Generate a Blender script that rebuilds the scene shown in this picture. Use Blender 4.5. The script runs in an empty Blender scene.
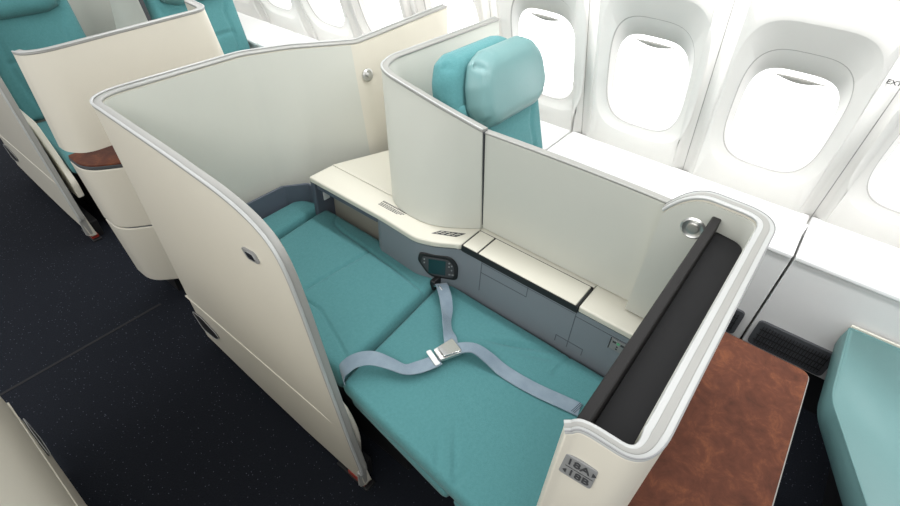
import bpy, bmesh, math, random
from mathutils import Vector, Matrix, noise
random.seed(4)
S = bpy.context.scene
COL = S.collection
V = Vector

# ------------------------------------------------------------------ camera
cam_d = bpy.data.cameras.new('camera')
cam = bpy.data.objects.new('camera', cam_d); COL.objects.link(cam)
R = ((0.62283645, -0.49216292, 0.60815328), (-0.78139531, -0.42976742, 0.45246142), (0.03867973, -0.75701758, -0.65224862))
cam.matrix_world = Matrix(((R[0][0], -R[0][1], -R[0][2], 0), (R[1][0], -R[1][1], -R[1][2], 0), (R[2][0], -R[2][1], -R[2][2], 1.8), (0, 0, 0, 1)))
cam_d.sensor_width = 36; cam_d.lens = 497.977 / 900 * 36
cam_d.clip_start = 0.02; cam_d.clip_end = 100
S.camera = cam

# ------------------------------------------------------------------ world and lights
w = bpy.data.worlds.new('sky'); S.world = w; w.use_nodes = True
w.node_tree.nodes['Background'].inputs[0].default_value = (0.97, 0.985, 1, 1)
w.node_tree.nodes['Background'].inputs[1].default_value = 0.55
S.view_settings.view_transform = 'Standard'; S.view_settings.look = 'None'
S.view_settings.gamma = 1; S.view_settings.use_curve_mapping = False
S.view_settings.exposure = 0.62
def area(name, loc, target, sx, sy, power, col=(1, 1, 1)):
    d = bpy.data.lights.new(name, 'AREA'); d.shape = 'RECTANGLE'; d.size = sx; d.size_y = sy; d.energy = power; d.color = col
    o = bpy.data.objects.new(name, d); COL.objects.link(o); o.location = loc
    o.rotation_euler = (V(target) - V(loc)).to_track_quat('-Z', 'Y').to_euler()
    return o
area('added_sidewall_wash', (1.35, 1.6, 2.15), (2.1, 1.6, 1.15), 6.0, 0.2, 40, (1, 1, 1))  # added unseen lamp that brightens the window wall and sill
area('added_aisle_fill', (-1.0, 0.8, 2.3), (0.6, 1.1, 0.5), 3.5, 0.6, 24, (1, 0.985, 0.96))  # added fill from the left, standing in for bounce off the aisle

# ------------------------------------------------------------------ materials
def mat(name, col, rough=0.5, metal=0.0, bump=0.0, bscale=200, var=0.0, vscale=8, col2=None, coat=0.0, spec=0.5, sheen=0):
    m = bpy.data.materials.new(name); m.use_nodes = True
    nt = m.node_tree; b = nt.nodes['Principled BSDF']
    b.inputs['Base Color'].default_value = (*col, 1); b.inputs['Roughness'].default_value = rough
    b.inputs['Metallic'].default_value = metal; b.inputs['Coat Weight'].default_value = coat
    b.inputs['Specular IOR Level'].default_value = spec
    if sheen: b.inputs['Sheen Weight'].default_value = sheen; b.inputs['Sheen Roughness'].default_value = 0.5
    tc = nt.nodes.new('ShaderNodeTexCoord')
    n = nt.nodes.new('ShaderNodeTexNoise'); n.inputs['Scale'].default_value = vscale; n.inputs['Detail'].default_value = 5
    nt.links.new(tc.outputs['Object'], n.inputs['Vector'])
    mx = nt.nodes.new('ShaderNodeMix'); mx.data_type = 'RGBA'
    c2 = col2 or tuple(c * (1 - var) for c in col)
    mx.inputs['A'].default_value = (*col, 1); mx.inputs['B'].default_value = (*c2, 1)
    nt.links.new(n.outputs['Fac'], mx.inputs['Factor']); nt.links.new(mx.outputs['Result'], b.inputs['Base Color'])
    if bump:
        n2 = nt.nodes.new('ShaderNodeTexNoise'); n2.inputs['Scale'].default_value = bscale; n2.inputs['Detail'].default_value = 3
        nt.links.new(tc.outputs['Object'], n2.inputs['Vector'])
        bp = nt.nodes.new('ShaderNodeBump'); bp.inputs['Strength'].default_value = bump; bp.inputs['Distance'].default_value = 0.002
        nt.links.new(n2.outputs['Fac'], bp.inputs['Height']); nt.links.new(bp.outputs['Normal'], b.inputs['Normal'])
    return m
M = {}
M['cream'] = mat('cream_laminate', (0.63, 0.60, 0.515), 0.38, var=0.03, spec=0.4, bump=0.04, bscale=500)
M['inner'] = mat('pale_inner_laminate', (0.56, 0.57, 0.515), 0.45, var=0.03, spec=0.35)
M['silver'] = mat('silver_edge_trim', (0.33, 0.33, 0.31), 0.4, metal=0.2, var=0.04)
M['silver_light'] = mat('pale_silver_trim', (0.47, 0.48, 0.47), 0.35, metal=0.2, var=0.03)
M['teal'] = mat('teal_fabric', (0.055, 0.200, 0.212), 0.9, bump=0.8, bscale=330, col2=(0.090, 0.265, 0.275), vscale=110, sheen=0.1)
M['teal_leather'] = mat('teal_leather', (0.14, 0.275, 0.275), 0.4, bump=0.2, bscale=160, var=0.12, vscale=6)
M['grey'] = mat('blue_grey_plastic', (0.205, 0.23, 0.255), 0.45, var=0.06, bump=0.05, bscale=400)
M['dgrey'] = mat('dark_blue_grey_plastic', (0.10, 0.118, 0.15), 0.5, var=0.05)
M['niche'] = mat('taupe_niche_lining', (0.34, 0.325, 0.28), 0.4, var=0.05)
M['top'] = mat('console_top_cream', (0.66, 0.64, 0.55), 0.4, var=0.02)
M['black'] = mat('black_plastic', (0.012, 0.012, 0.013), 0.5, var=0.1)
M['charcoal'] = mat('charcoal_monitor_plastic', (0.011, 0.011, 0.012), 0.55, var=0.1, spec=0.2)
M['charcoal_bar'] = mat('charcoal_bar_plastic', (0.018, 0.017, 0.017), 0.55, var=0.1, spec=0.2)
M['seam'] = mat('dark_seam', (0.05, 0.055, 0.06), 0.7)
M['gseam'] = mat('grey_seam', (0.09, 0.105, 0.125), 0.7)
M['wall'] = mat('white_sidewall', (0.78, 0.77, 0.74), 0.5, var=0.02)
M['joint'] = mat('grey_wall_joint', (0.42, 0.41, 0.39), 0.6)
M['bin'] = mat('white_bin_lid', (0.84, 0.84, 0.83), 0.45, var=0.01)
M['dado'] = mat('light_grey_bin_body', (0.68, 0.68, 0.67), 0.5, var=0.03)
M['metal'] = mat('brushed_steel', (0.62, 0.62, 0.60), 0.28, metal=0.85, var=0.08, vscale=40)
M['chrome'] = mat('chrome', (0.8, 0.8, 0.79), 0.12, metal=1.0)
M['ink'] = mat('dark_ink', (0.04, 0.042, 0.045), 0.6)
M['inkgrey'] = mat('grey_ink', (0.09, 0.09, 0.09), 0.6)
M['plate'] = mat('grey_plate', (0.27, 0.275, 0.275), 0.4, metal=0.2)
M['screen'] = mat('dark_teal_screen', (0.012, 0.045, 0.05), 0.15)
M['ventframe'] = mat('vent_frame_grey', (0.065, 0.068, 0.075), 0.6)
M['red'] = mat('red_reflector', (0.28, 0.03, 0.02), 0.4)
M['white'] = mat('white_plastic', (0.75, 0.76, 0.75), 0.35)
M['green'] = mat('green_indicator', (0.12, 0.45, 0.22), 0.4)
M['shade'] = mat('grey_shade_lip', (0.38, 0.37, 0.34), 0.5)

# belt: woven blue grey webbing
m = mat('belt_webbing', (0.14, 0.20, 0.26), 0.38, col2=(0.26, 0.34, 0.40), vscale=25, bump=0.4, bscale=900, sheen=0.3); M['belt'] = m
M['beltdark'] = mat('belt_stitching', (0.05, 0.075, 0.10), 0.6)

# carpet with tiny flecks
m = bpy.data.materials.new('navy_carpet'); m.use_nodes = True; nt = m.node_tree; b = nt.nodes['Principled BSDF']; M['carpet'] = m
b.inputs['Roughness'].default_value = 0.95; b.inputs['Specular IOR Level'].default_value = 0.15
tc = nt.nodes.new('ShaderNodeTexCoord')
vo = nt.nodes.new('ShaderNodeTexVoronoi'); vo.inputs['Scale'].default_value = 85; nt.links.new(tc.outputs['Object'], vo.inputs['Vector'])
lt = nt.nodes.new('ShaderNodeMapRange'); lt.inputs['From Min'].default_value = 0.07; lt.inputs['From Max'].default_value = 0.16
lt.inputs['To Min'].default_value = 1; lt.inputs['To Max'].default_value = 0
nt.links.new(vo.outputs['Distance'], lt.inputs['Value'])
sep = nt.nodes.new('ShaderNodeSeparateColor'); nt.links.new(vo.outputs['Color'], sep.inputs['Color'])
gt = nt.nodes.new('ShaderNodeMath'); gt.operation = 'GREATER_THAN'; gt.inputs[1].default_value = 0.45; nt.links.new(sep.outputs[0], gt.inputs[0])
ml = nt.nodes.new('ShaderNodeMath'); ml.operation = 'MULTIPLY'; nt.links.new(gt.outputs[0], ml.inputs[0]); nt.links.new(lt.outputs['Result'], ml.inputs[1])
nz = nt.nodes.new('ShaderNodeTexNoise'); nz.inputs['Scale'].default_value = 180; nz.inputs['Detail'].default_value = 4; nt.links.new(tc.outputs['Object'], nz.inputs['Vector'])
m1 = nt.nodes.new('ShaderNodeMix'); m1.data_type = 'RGBA'; m1.inputs['A'].default_value = (0.006, 0.0072, 0.010, 1); m1.inputs['B'].default_value = (0.0145, 0.0175, 0.025, 1)
nt.links.new(nz.outputs['Fac'], m1.inputs['Factor'])
m2 = nt.nodes.new('ShaderNodeMix'); m2.data_type = 'RGBA'; m2.inputs['B'].default_value = (0.12, 0.13, 0.17, 1)
nt.links.new(ml.outputs[0], m2.inputs['Factor']); nt.links.new(m1.outputs['Result'], m2.inputs['A']); nt.links.new(m2.outputs['Result'], b.inputs['Base Color'])
bp = nt.nodes.new('ShaderNodeBump'); bp.inputs['Strength'].default_value = 0.6; bp.inputs['Distance'].default_value = 0.003
nt.links.new(nz.outputs['Fac'], bp.inputs['Height']); nt.links.new(bp.outputs['Normal'], b.inputs['Normal'])

# burl walnut / leather brown table surface
m = bpy.data.materials.new('burl_brown_laminate'); m.use_nodes = True; nt = m.node_tree; b = nt.nodes['Principled BSDF']; M['burl'] = m
b.inputs['Roughness'].default_value = 0.6; b.inputs['Specular IOR Level'].default_value = 0.15
tc = nt.nodes.new('ShaderNodeTexCoord')
n1 = nt.nodes.new('ShaderNodeTexNoise'); n1.inputs['Scale'].default_value = 17; n1.inputs['Detail'].default_value = 10; n1.inputs['Roughness'].default_value = 0.72; n1.inputs['Distortion'].default_value = 0.5
nt.links.new(tc.outputs['Object'], n1.inputs['Vector'])
cr = nt.nodes.new('ShaderNodeValToRGB'); e = cr.color_ramp.elements
e[0].position = 0.3; e[0].color = (0.060, 0.020, 0.012, 1); e[1].position = 0.76; e[1].color = (0.22, 0.075, 0.032, 1)
e2 = cr.color_ramp.elements.new(0.52); e2.color = (0.105, 0.035, 0.019, 1)
nt.links.new(n1.outputs['Fac'], cr.inputs['Fac']); nt.links.new(cr.outputs['Color'], b.inputs['Base Color'])

# window glass
m = bpy.data.materials.new('window_glass'); m.use_nodes = True; nt = m.node_tree; M['glass'] = m
b = nt.nodes['Principled BSDF']; b.inputs['Transmission Weight'].default_value = 1; b.inputs['Roughness'].default_value = 0.0; b.inputs['IOR'].default_value = 1.02; b.inputs['Base Color'].default_value = (1, 1, 1, 1)
# sunlit cloud deck outside (gives off daylight)
m = bpy.data.materials.new('bright_daylight_sky'); m.use_nodes = True; nt = m.node_tree; M['sky'] = m
for n_ in list(nt.nodes): nt.nodes.remove(n_)
em = nt.nodes.new('ShaderNodeEmission'); em.inputs[0].default_value = (1, 1, 1, 1); em.inputs[1].default_value = 2.2
out = nt.nodes.new('ShaderNodeOutputMaterial'); nt.links.new(em.outputs[0], out.inputs[0])

# ------------------------------------------------------------------ helpers
def link(name, bm, mats, parent=None, smooth=True, bevel=0, angle=35, seg=3):
    me = bpy.data.meshes.new(name)
    bmesh.ops.recalc_face_normals(bm, faces=bm.faces)
    bm.to_mesh(me); bm.free()
    for mm in (mats if isinstance(mats, (list, tuple)) else [mats]): me.materials.append(M[mm] if isinstance(mm, str) else mm)
    o = bpy.data.objects.new(name, me); COL.objects.link(o)
    if parent: o.parent = parent
    if smooth:
        for p in me.polygons: p.use_smooth = True
        if bevel:
            md = o.modifiers.new('bevel', 'BEVEL'); md.width = bevel; md.segments = seg; md.limit_method = 'ANGLE'; md.angle_limit = math.radians(angle); md.harden_normals = False
        try:
            me.set_sharp_from_angle(angle=math.radians(angle))
        except Exception: pass
    return o
def thing(name, label, cat, loc=(0, 0, 0), group=None):
    o = bpy.data.objects.new(name, None); COL.objects.link(o); o.location = loc; o.empty_display_size = 0.1
    o['label'] = label; o['category'] = cat
    if group: o['group'] = group
    return o
def put(parent, o):
    """parent a world-space mesh to an empty that sits somewhere"""
    o.parent = parent; o.matrix_parent_inverse = Matrix.Translation(-V(parent.location)); return o
def box(bm, x0, y0, z0, x1, y1, z1, mi=0):
    vs = [bm.verts.new(p) for p in ((x0, y0, z0), (x1, y0, z0), (x1, y1, z0), (x0, y1, z0), (x0, y0, z1), (x1, y0, z1), (x1, y1, z1), (x0, y1, z1))]
    for f in ((0, 3, 2, 1), (4, 5, 6, 7), (0, 1, 5, 4), (1, 2, 6, 5), (2, 3, 7, 6), (3, 0, 4, 7)):
        fc = bm.faces.new([vs[i] for i in f]); fc.material_index = mi
def hexa(bm, a, b, mi=0):
    """a, b: 4-point rings joined"""
    A = [bm.verts.new(p) for p in a]; B = [bm.verts.new(p) for p in b]; n = len(A)
    f = [bm.faces.new(A[::-1]), bm.faces.new(B)] + [bm.faces.new((A[i], A[(i + 1) % n], B[(i + 1) % n], B[i])) for i in range(n)]
    for q in f: q.material_index = mi
def prism(bm, pts, z0, z1, mi=0):
    hexa(bm, [(x, y, z0) for x, y in pts], [(x, y, z1) for x, y in pts], mi)
def fillet(pts, radii, n=8):
    """round the corners of an open polyline of 2D/3D points"""
    P = [V(p) for p in pts]; out = [P[0]]
    for i in range(1, len(P) - 1):
        r = radii[i] if isinstance(radii, (list, tuple)) else radii
        if r <= 0: out.append(P[i]); continue
        a = P[i - 1] - P[i]; c = P[i + 1] - P[i]
        ra = min(r, a.length * 0.49); rc = min(r, c.length * 0.49)
        s = P[i] + a.normalized() * ra; t = P[i] + c.normalized() * rc
        for k in range(n + 1):
            u = k / n; out.append(s * (1 - u) ** 2 + P[i] * 2 * u * (1 - u) + t * u * u)
    out.append(P[-1]); return out
def fillet_loop(pts, r, n=6):
    P = [V(p) for p in pts]; out = []; N = len(P)
    for i in range(N):
        rr = r[i] if isinstance(r, (list, tuple)) else r
        a = P[i - 1] - P[i]; c = P[(i + 1) % N] - P[i]
        ra = min(rr, a.length * 0.49, c.length * 0.49)
        s = P[i] + a.normalized() * ra; t = P[i] + c.normalized() * ra
        for k in range(n + 1):
            u = k / n; out.append(s * (1 - u) ** 2 + P[i] * 2 * u * (1 - u) + t * u * u)
    return out
def plan_normals(path):
    ns = []
    for i in range(len(path)):
        a = path[max(0, i - 1)]; b_ = path[min(len(path) - 1, i + 1)]
        j = i
        t = V((b_[0] - a[0], b_[1] - a[1], 0))
        if t.length < 1e-6: t = V((0, 1, 0))
        t.normalize(); ns.append(V((t.y, -t.x, 0)))
    return ns
def shellwall(cols, th, rows=6, ns=None):
    """cols: list of (top, bottom) points; solid wall of thickness th towards the right of travel"""
    bm = bmesh.new()
    tops = [V(c[0]) for c in cols]; bots = [V(c[1]) for c in cols]
    ns = ns or plan_normals(tops)
    O = []; I = []
    ths = th if isinstance(th, list) else [th] * len(cols)
    for t, b_, n, th in zip(tops, bots, ns, ths):
        O.append([bm.verts.new(b_.lerp(t, k / rows)) for k in range(rows + 1)])
        I.append([bm.verts.new(b_.lerp(t, k / rows) + n * th) for k in range(rows + 1)])
    for i in range(len(cols) - 1):
        for k in range(rows):
            bm.faces.new((O[i][k], O[i][k + 1], O[i + 1][k + 1], O[i + 1][k]))
            bm.faces.new((I[i][k], I[i + 1][k], I[i + 1][k + 1], I[i][k + 1]))
        bm.faces.new((O[i][rows], I[i][rows], I[i + 1][rows], O[i + 1][rows]))
        bm.faces.new((O[i][0], O[i + 1][0], I[i + 1][0], I[i][0]))
    for i in (0, -1):
        for k in range(rows): bm.faces.new((O[i][k], I[i][k], I[i][k + 1], O[i][k + 1]))
    return bm
def sweep(path, lat, w, h, off=0.0, lift=0.0, prof=None, mi=0, bm=None):
    """sweep a rounded strip (w across, h high) along path; lat = lateral vectors, strip centre is off to the lateral side"""
    bm = bm or bmesh.new(); P = [V(p) for p in path]; rings = []
    ws = w if isinstance(w, list) else [w] * len(P); offs = off if isinstance(off, list) else [off] * len(P)
    for i, p in enumerate(P):
        w = ws[i]; off = offs[i]; r = min(w, h) * 0.42; prof = []
        for cx, cy, a0 in ((w / 2 - r, h - r, 0), (-w / 2 + r, h - r, 90), (-w / 2 + r, r, 180), (w / 2 - r, r, 270)):
            for k in range(4):
                a = math.radians(a0 + k * 30); prof.append((cx + r * math.cos(a), cy + r * math.sin(a)))
        t = (P[min(i + 1, len(P) - 1)] - P[max(i - 1, 0)]).normalized()
        l = V(lat[i]); l = (l - t * l.dot(t)).normalized(); u = l.cross(t)
        if u.z < 0 or (abs(u.z) < 0.02 and u.y > 0): u = -u
        rings.append([bm.verts.new(p + l * (off + a) + u * (b_ + lift)) for a, b_ in prof])
    n = len(prof)
    for i in range(len(rings) - 1):
        for k in range(n):
            f = bm.faces.new((rings[i][k], rings[i][(k + 1) % n], rings[i + 1][(k + 1) % n], rings[i + 1][k])); f.material_index = mi
    bm.faces.new(rings[0][::-1]).material_index = mi; bm.faces.new(rings[-1]).material_index = mi
    return bm
def tube(bm, path, r, n=8, mi=0):
    P = [V(p) for p in path]; rings = []
    for i, p in enumerate(P):
        t = (P[min(i + 1, len(P) - 1)] - P[max(i - 1, 0)]).normalized()
        a = t.cross(V((0, 0, 1))); a = a.normalized() if a.length > 1e-3 else V((1, 0, 0)); b_ = t.cross(a)
        rings.append([bm.verts.new(p + a * r * math.cos(2 * math.pi * k / n) + b_ * r * math.sin(2 * math.pi * k / n)) for k in range(n)])
    for i in range(len(rings) - 1):
        for k in range(n): bm.faces.new((rings[i][k], rings[i][(k + 1) % n], rings[i + 1][(k + 1) % n], rings[i + 1][k])).material_index = mi
    bm.faces.new(rings[0][::-1]).material_index = mi; bm.faces.new(rings[-1]).material_index = mi
def segdist(px, py, a, b_):
    ax, ay = a; bx, by = b_; dx, dy = bx - ax, by - ay
    t = max(0, min(1, ((px - ax) * dx + (py - ay) * dy) / (dx * dx + dy * dy + 1e-9)))
    return math.hypot(px - ax - t * dx, py - ay - t * dy)
def cushion(c00, c10, c11, c01, z0, z1, r=0.03, grooves=(), crown=0.006, step=0.008, fold=None, gd=0.006, gw=0.006, cr=0.02, warp=None):
    rs = None
    """upholstered slab over the quad c00-c10-c11-c01 (counter-clockwise); grooves = sewn seams pressed into its top"""
    A, B, C_, D = (V((*c, 0)) for c in (c00, c10, c11, c01))
    W = ((B - A).length + (C_ - D).length) / 2; L = ((D - A).length + (C_ - B).length) / 2
    nu = max(6, int(W / step)); nv = max(6, int(L / step))
    def edge(k, n, T):     # finer near the ends
        u = k / n; return u
    bm = bmesh.new(); top = []
    for j in range(nv + 1):
        row = []
        for i in range(nu + 1):
            u = i / nu; v = j / nv
            # corner rounding: pull boundary of the square inwards at the corners
            du = min(u, 1 - u) * W; dv = min(v, 1 - v) * L
            uu, vv = u, v
            if du < cr and dv < cr:
                k1 = (cr - du) / cr; k2 = (cr - dv) / cr
                f = 1 - math.sqrt(max(0, 1 - min(k1, k2) ** 2 * 0.5)) if False else 0.29 * min(k1, k2)
                su = 1 if u < 0.5 else -1; sv = 1 if v < 0.5 else -1
                uu = u + su * f * cr / W * (1 if k1 >= k2 else k1 / max(k2, 1e-6)); vv = v + sv * f * cr / L * (1 if k2 >= k1 else k2 / max(k1, 1e-6))
            p = A * (1 - uu) * (1 - vv) + B * uu * (1 - vv) + C_ * uu * vv + D * (1 - uu) * vv
            d = min(du, dv)
            if du < r and dv < r: d = max(0, r - math.hypot(r - du, r - dv))
            z = z1
            if d < r: z -= (r - math.sqrt(max(0, r * r - (r - d) ** 2))) * 0.8
            z += crown * (4 * u * (1 - u)) * (4 * v * (1 - v)) + 0.0012 * noise.noise(p * 9)
            for g in grooves:
                m_ = min(segdist(p.x, p.y, g[q], g[q + 1]) for q in range(len(g) - 1))
                if m_ < gw * 3: z -= gd * math.exp(-(m_ / gw) ** 2)
            if fold: z += fold(p.x, p.y)
            p = V((p.x, p.y, z))
            if warp: p = warp(p)
            row.append(bm.verts.new(p))
        top.append(row)
    for j in range(nv):
        for i in range(nu): bm.faces.new((top[j][i], top[j][i + 1], top[j + 1][i + 1], top[j + 1][i]))
    ring = top[0][:-1] + [top[j][-1] for j in range(nv)] + top[-1][:0:-1] + [top[j][0] for j in range(nv, 0, -1)]
    cen = (A + B + C_ + D) / 4; prev = ring; n = len(ring)
    for s, fz in ((1.006, 0.7), (1.008, 0.45), (1.002, 0.15), (0.96, 0.0)):
        cur = []
        for v_ in ring:
            p = V((cen.x + (v_.co.x - cen.x) * s, cen.y + (v_.co.y - cen.y) * s, 0)); zt = v_.co.z; p.z = z0 + (zt - z0) * fz
            cur.append(bm.verts.new(p))
        for k in range(n): bm.faces.new((prev[k], cur[k], cur[(k + 1) % n], prev[(k + 1) % n]))
        prev = cur
    bm.faces.new(prev)
    return bm
def ribbon(pts, widths, w, th=0.0016, bm=None, mi=0, sub=6):
    """flat webbing: pts centre line, widths = direction vectors across"""
    bm = bm or bmesh.new()
    def cr_(a, b_, c, d, t): return 0.5 * ((2 * b_) + (c - a) * t + (2 * a - 5 * b_ + 4 * c - d) * t * t + (3 * b_ - a - 3 * c + d) * t ** 3)
    P = [V(p) for p in pts]; Wd = [V(x).normalized() for x in widths]; PP = []; WW = []
    for i in range(len(P) - 1):
        a, b_, c, d = P[max(i - 1, 0)], P[i], P[i + 1], P[min(i + 2, len(P) - 1)]
        wa, wb, wc, wd = Wd[max(i - 1, 0)], Wd[i], Wd[i + 1], Wd[min(i + 2, len(P) - 1)]
        for k in range(sub): PP.append(cr_(a, b_, c, d, k / sub)); WW.append(cr_(wa, wb, wc, wd, k / sub).normalized())
    PP.append(P[-1]); WW.append(Wd[-1]); rings = []
    for i in range(len(PP)):
        t = (PP[min(i + 1, len(PP) - 1)] - PP[max(0, i - 1)]).normalized(); l = WW[i]; l = (l - t * l.dot(t)).normalized(); u = l.cross(t)
        rings.append([bm.verts.new(PP[i] + l * w / 2 * a + u * th * b_) for a, b_ in ((-1, -1), (0, -1), (1, -1), (1, 1), (0, 1), (-1, 1))])
    for i in range(len(rings) - 1):
        for k in range(6): bm.faces.new((rings[i][k], rings[i][(k + 1) % 6], rings[i + 1][(k + 1) % 6], rings[i + 1][k])).material_index = mi
    bm.faces.new(rings[0][::-1]); bm.faces.new(rings[-1]); return bm
def interp(tab, x):
    if x <= tab[0][0]: return tab[0][1]
    for (a, fa), (b_, fb) in zip(tab, tab[1:]):
        if x <= b_: return fa + (fb - fa) * (x - a) / (b_ - a)
    return tab[-1][1]
def text_mesh(s, size, depth=0.0004, align='CENTER'):
    cu = bpy.data.curves.new('t', 'FONT'); cu.body = s; cu.size = size; cu.extrude = depth; cu.align_x = align; cu.align_y = 'CENTER'; cu.offset = size * 0.012
    o = bpy.data.objects.new('t', cu); COL.objects.link(o)
    dg = bpy.context.evaluated_depsgraph_get(); me = bpy.data.meshes.new_from_object(o.evaluated_get(dg))
    bpy.data.objects.remove(o); return me
def lettering(name, s, size, origin, right, up, material, parent):
    me = text_mesh(s, size); r = V(right).normalized(); u = V(up); u = (u - r * u.dot(r)).normalized(); n = r.cross(u)
    me.transform(Matrix.Translation(V(origin)) @ Matrix((r, u, n)).transposed().to_4x4())
    me.materials.append(M[material]); o = bpy.data.objects.new(name, me); COL.objects.link(o); return put(parent, o) if parent.type == 'EMPTY' else o

# ------------------------------------------------------------------ structure: floor and sidewall
bm = bmesh.new(); box(bm, -3.0, -2.5, -0.05, 2.6, 7.0, 0.0)
fl = link('floor', bm, 'carpet', smooth=False); fl['kind'] = 'structure'
bm = bmesh.new(); box(bm, -0.6, 2.058, 0.0, 0.47, 2.070, 0.0015)
o = link('trim_1', bm, mat('carpet_joint', (0.030, 0.030, 0.032), 0.95, spec=0.1), smooth=False); o['kind'] = 'structure'

SL = 0.35; WN = V((1, 0, SL)).normalized(); WU = V((-SL, 0, 1)).normalized()
def wp(y, z, d=0.0):            # point on the sloping sidewall at height z, pushed outboard by d
    return V((2.155 - SL * (z - 0.68), y, z)) + WN * d
bounds = [-1.72, -1.20, -0.68, -0.165, 0.352, 0.85, 1.33, 1.83, 2.33, 2.83, 3.33, 3.83, 4.33, 4.83, 5.33, 5.83]
centres = [-1.45, -0.93, -0.40, 0.09, 0.585, 1.06, 1.57, 2.08, 2.58, 3.08, 3.58, 4.08, 4.58, 5.08, 5.58]
NSEG = 64
def sq(yc, zc, a, b_, e, d, q=0.0):
    out = []
    for k in range(NSEG):
        t = 2 * math.pi * k / NSEG; c, s = math.cos(t), math.sin(t)
        out.append(wp(yc + a * math.copysign(abs(c) ** (2 / e), c), zc + b_ * math.copysign(abs(s) ** (2 / e), s), d))
    return out
ZB, ZT = 0.60, 2.15
wall_bm = bmesh.new()
for i, yc in enumerate(centres):
    y0, y1 = bounds[i], bounds[i + 1]; bm = wall_bm; zc = 1.045
    loops = []
    rect = []
    for k in range(NSEG):
        t = 2 * math.pi * k / NSEG; c, s = math.cos(t), math.sin(t); q = max(abs(c), abs(s)); c /= q; s /= q
        rect.append((c, s))
    y0i, y1i = min(y0 + 0.055, yc - 0.209), max(y1 - 0.055, yc + 0.209); y0i, y1i = y0 + 0.048, y1 - 0.048; zr0, zr1 = 0.62, 1.50
    rr = [wp(y1i + (yc - y1i) * (1 - c) if c > 0 else y0i + (yc - y0i) * (1 + c), (zc + (zr1 - zc) * s) if s > 0 else (zc + (zc - zr0) * s)) for c, s in rect]
    loops = [rr, sq(yc, 1.085, 0.206, 0.309, 4.0, 0.0), sq(yc, 1.085, 0.203, 0.305, 4.0, 0.0004), sq(yc, 1.080, 0.193, 0.292, 4.0, 0.011), sq(yc, 1.058, 0.166, 0.240, 3.4, 0.013), sq(yc, 1.056, 0.163, 0.236, 3.4, 0.019),
             sq(yc, 1.025, 0.143, 0.188, 3.6, 0.040)]
    prev = None
    for li, lp in enumerate(loops):
        cur = [bm.verts.new(p) for p in lp]
        if prev:
            for k in range(NSEG):
                f = bm.faces.new((prev[k], prev[(k + 1) % NSEG], cur[(k + 1) % NSEG], cur[k]))
                f.material_index = 1 if li == 5 else 0
        prev = cur
    # gutters between the bays, and plain wall above
    def strip(pts0, pts1):
        a = [bm.verts.new(p) for p in pts0]; c = [bm.verts.new(p) for p in pts1]
        for k in range(len(a) - 1): bm.faces.new((a[k], a[k + 1], c[k + 1], c[k])).material_index = 1 if k == 4 else 0
    for sgn, yi, ye in ((1, y1i, y1), (-1, y0i, y0)):
        prof = [(0, 0), (0.012, 0.002), (0.022, 0.010), (0.030, 0.012), (0.0465, 0.0125), (0.0482, 0.015)]
        for z0, z1 in ((0.62, 1.50), (1.50, 1.9)):
            strip([wp(yi + sgn * a, z0, d) for a, d in prof], [wp(yi + sgn * a, z1, d) for a, d in prof])
    strip([wp(y0i, 1.50), wp(y1i, 1.50)], [wp(y0i, 1.9), wp(y1i, 1.9)])
wr = link('wall_right', wall_bm, ['wall', 'joint'], angle=50); wr['kind'] = 'structure'
md = wr.modifiers.new('solid', 'SOLIDIFY'); md.thickness = 0.004; md.offset = 1
for i, yc in enumerate(centres):
    bm = bmesh.new(); lp = sq(yc, 1.025, 0.145, 0.190, 3.6, 0.041); lp2 = sq(yc, 1.025, 0.145, 0.190, 3.6, 0.045)
    hexa(bm, lp, lp2); o = link('window_%d' % (i + 1), bm, 'glass', smooth=False); o['kind'] = 'structure'
    # the raised shade shows as a curved lip at the top of the opening
    bm = bmesh.new(); n = 14; pts = []
    for k in range(n + 1):
        u = -1 + 2 * k / n; pts.append((yc + 0.078 * u, 1.178, 0.040))
    top = [bm.verts.new(wp(yc + 0.078 * (-1 + 2 * k / n), 1.198 + 0.004 * math.cos((-1 + 2 * k / n) * 1.57), 0.028)) for k in range(n + 1)]
    bot = [bm.verts.new(wp(yc + 0.078 * (-1 + 2 * k / n), 1.194 - 0.016 * math.cos((-1 + 2 * k / n) * 1.57), 0.037)) for k in range(n + 1)]
    for k in range(n): bm.faces.new((top[k], top[k + 1], bot[k + 1], bot[k]))
    o2 = link('window_shade_lip', bm, 'shade'); o2.parent = o
    md = o2.modifiers.new('solid', 'SOLIDIFY'); md.thickness = 0.003
# bright sky far outside
bm = bmesh.new(); vs = [bm.verts.new(p) for p in ((9, -14, -8), (9, 22, -8), (9, 22, 9), (9, -14, 9))]; bm.faces.new(vs)
o = link('sky_backdrop', bm, 'sky', smooth=False); o['kind'] = 'structure'
# sticker cut off by the frame edge
wlab = lettering('wall_placard_text', 'EXTA', 0.021, wp(-0.150, 1.276, 0.0) - WN * 0.002, (0, -1, 0), WU, 'ink', fl)
wlab.parent = wr

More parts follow.
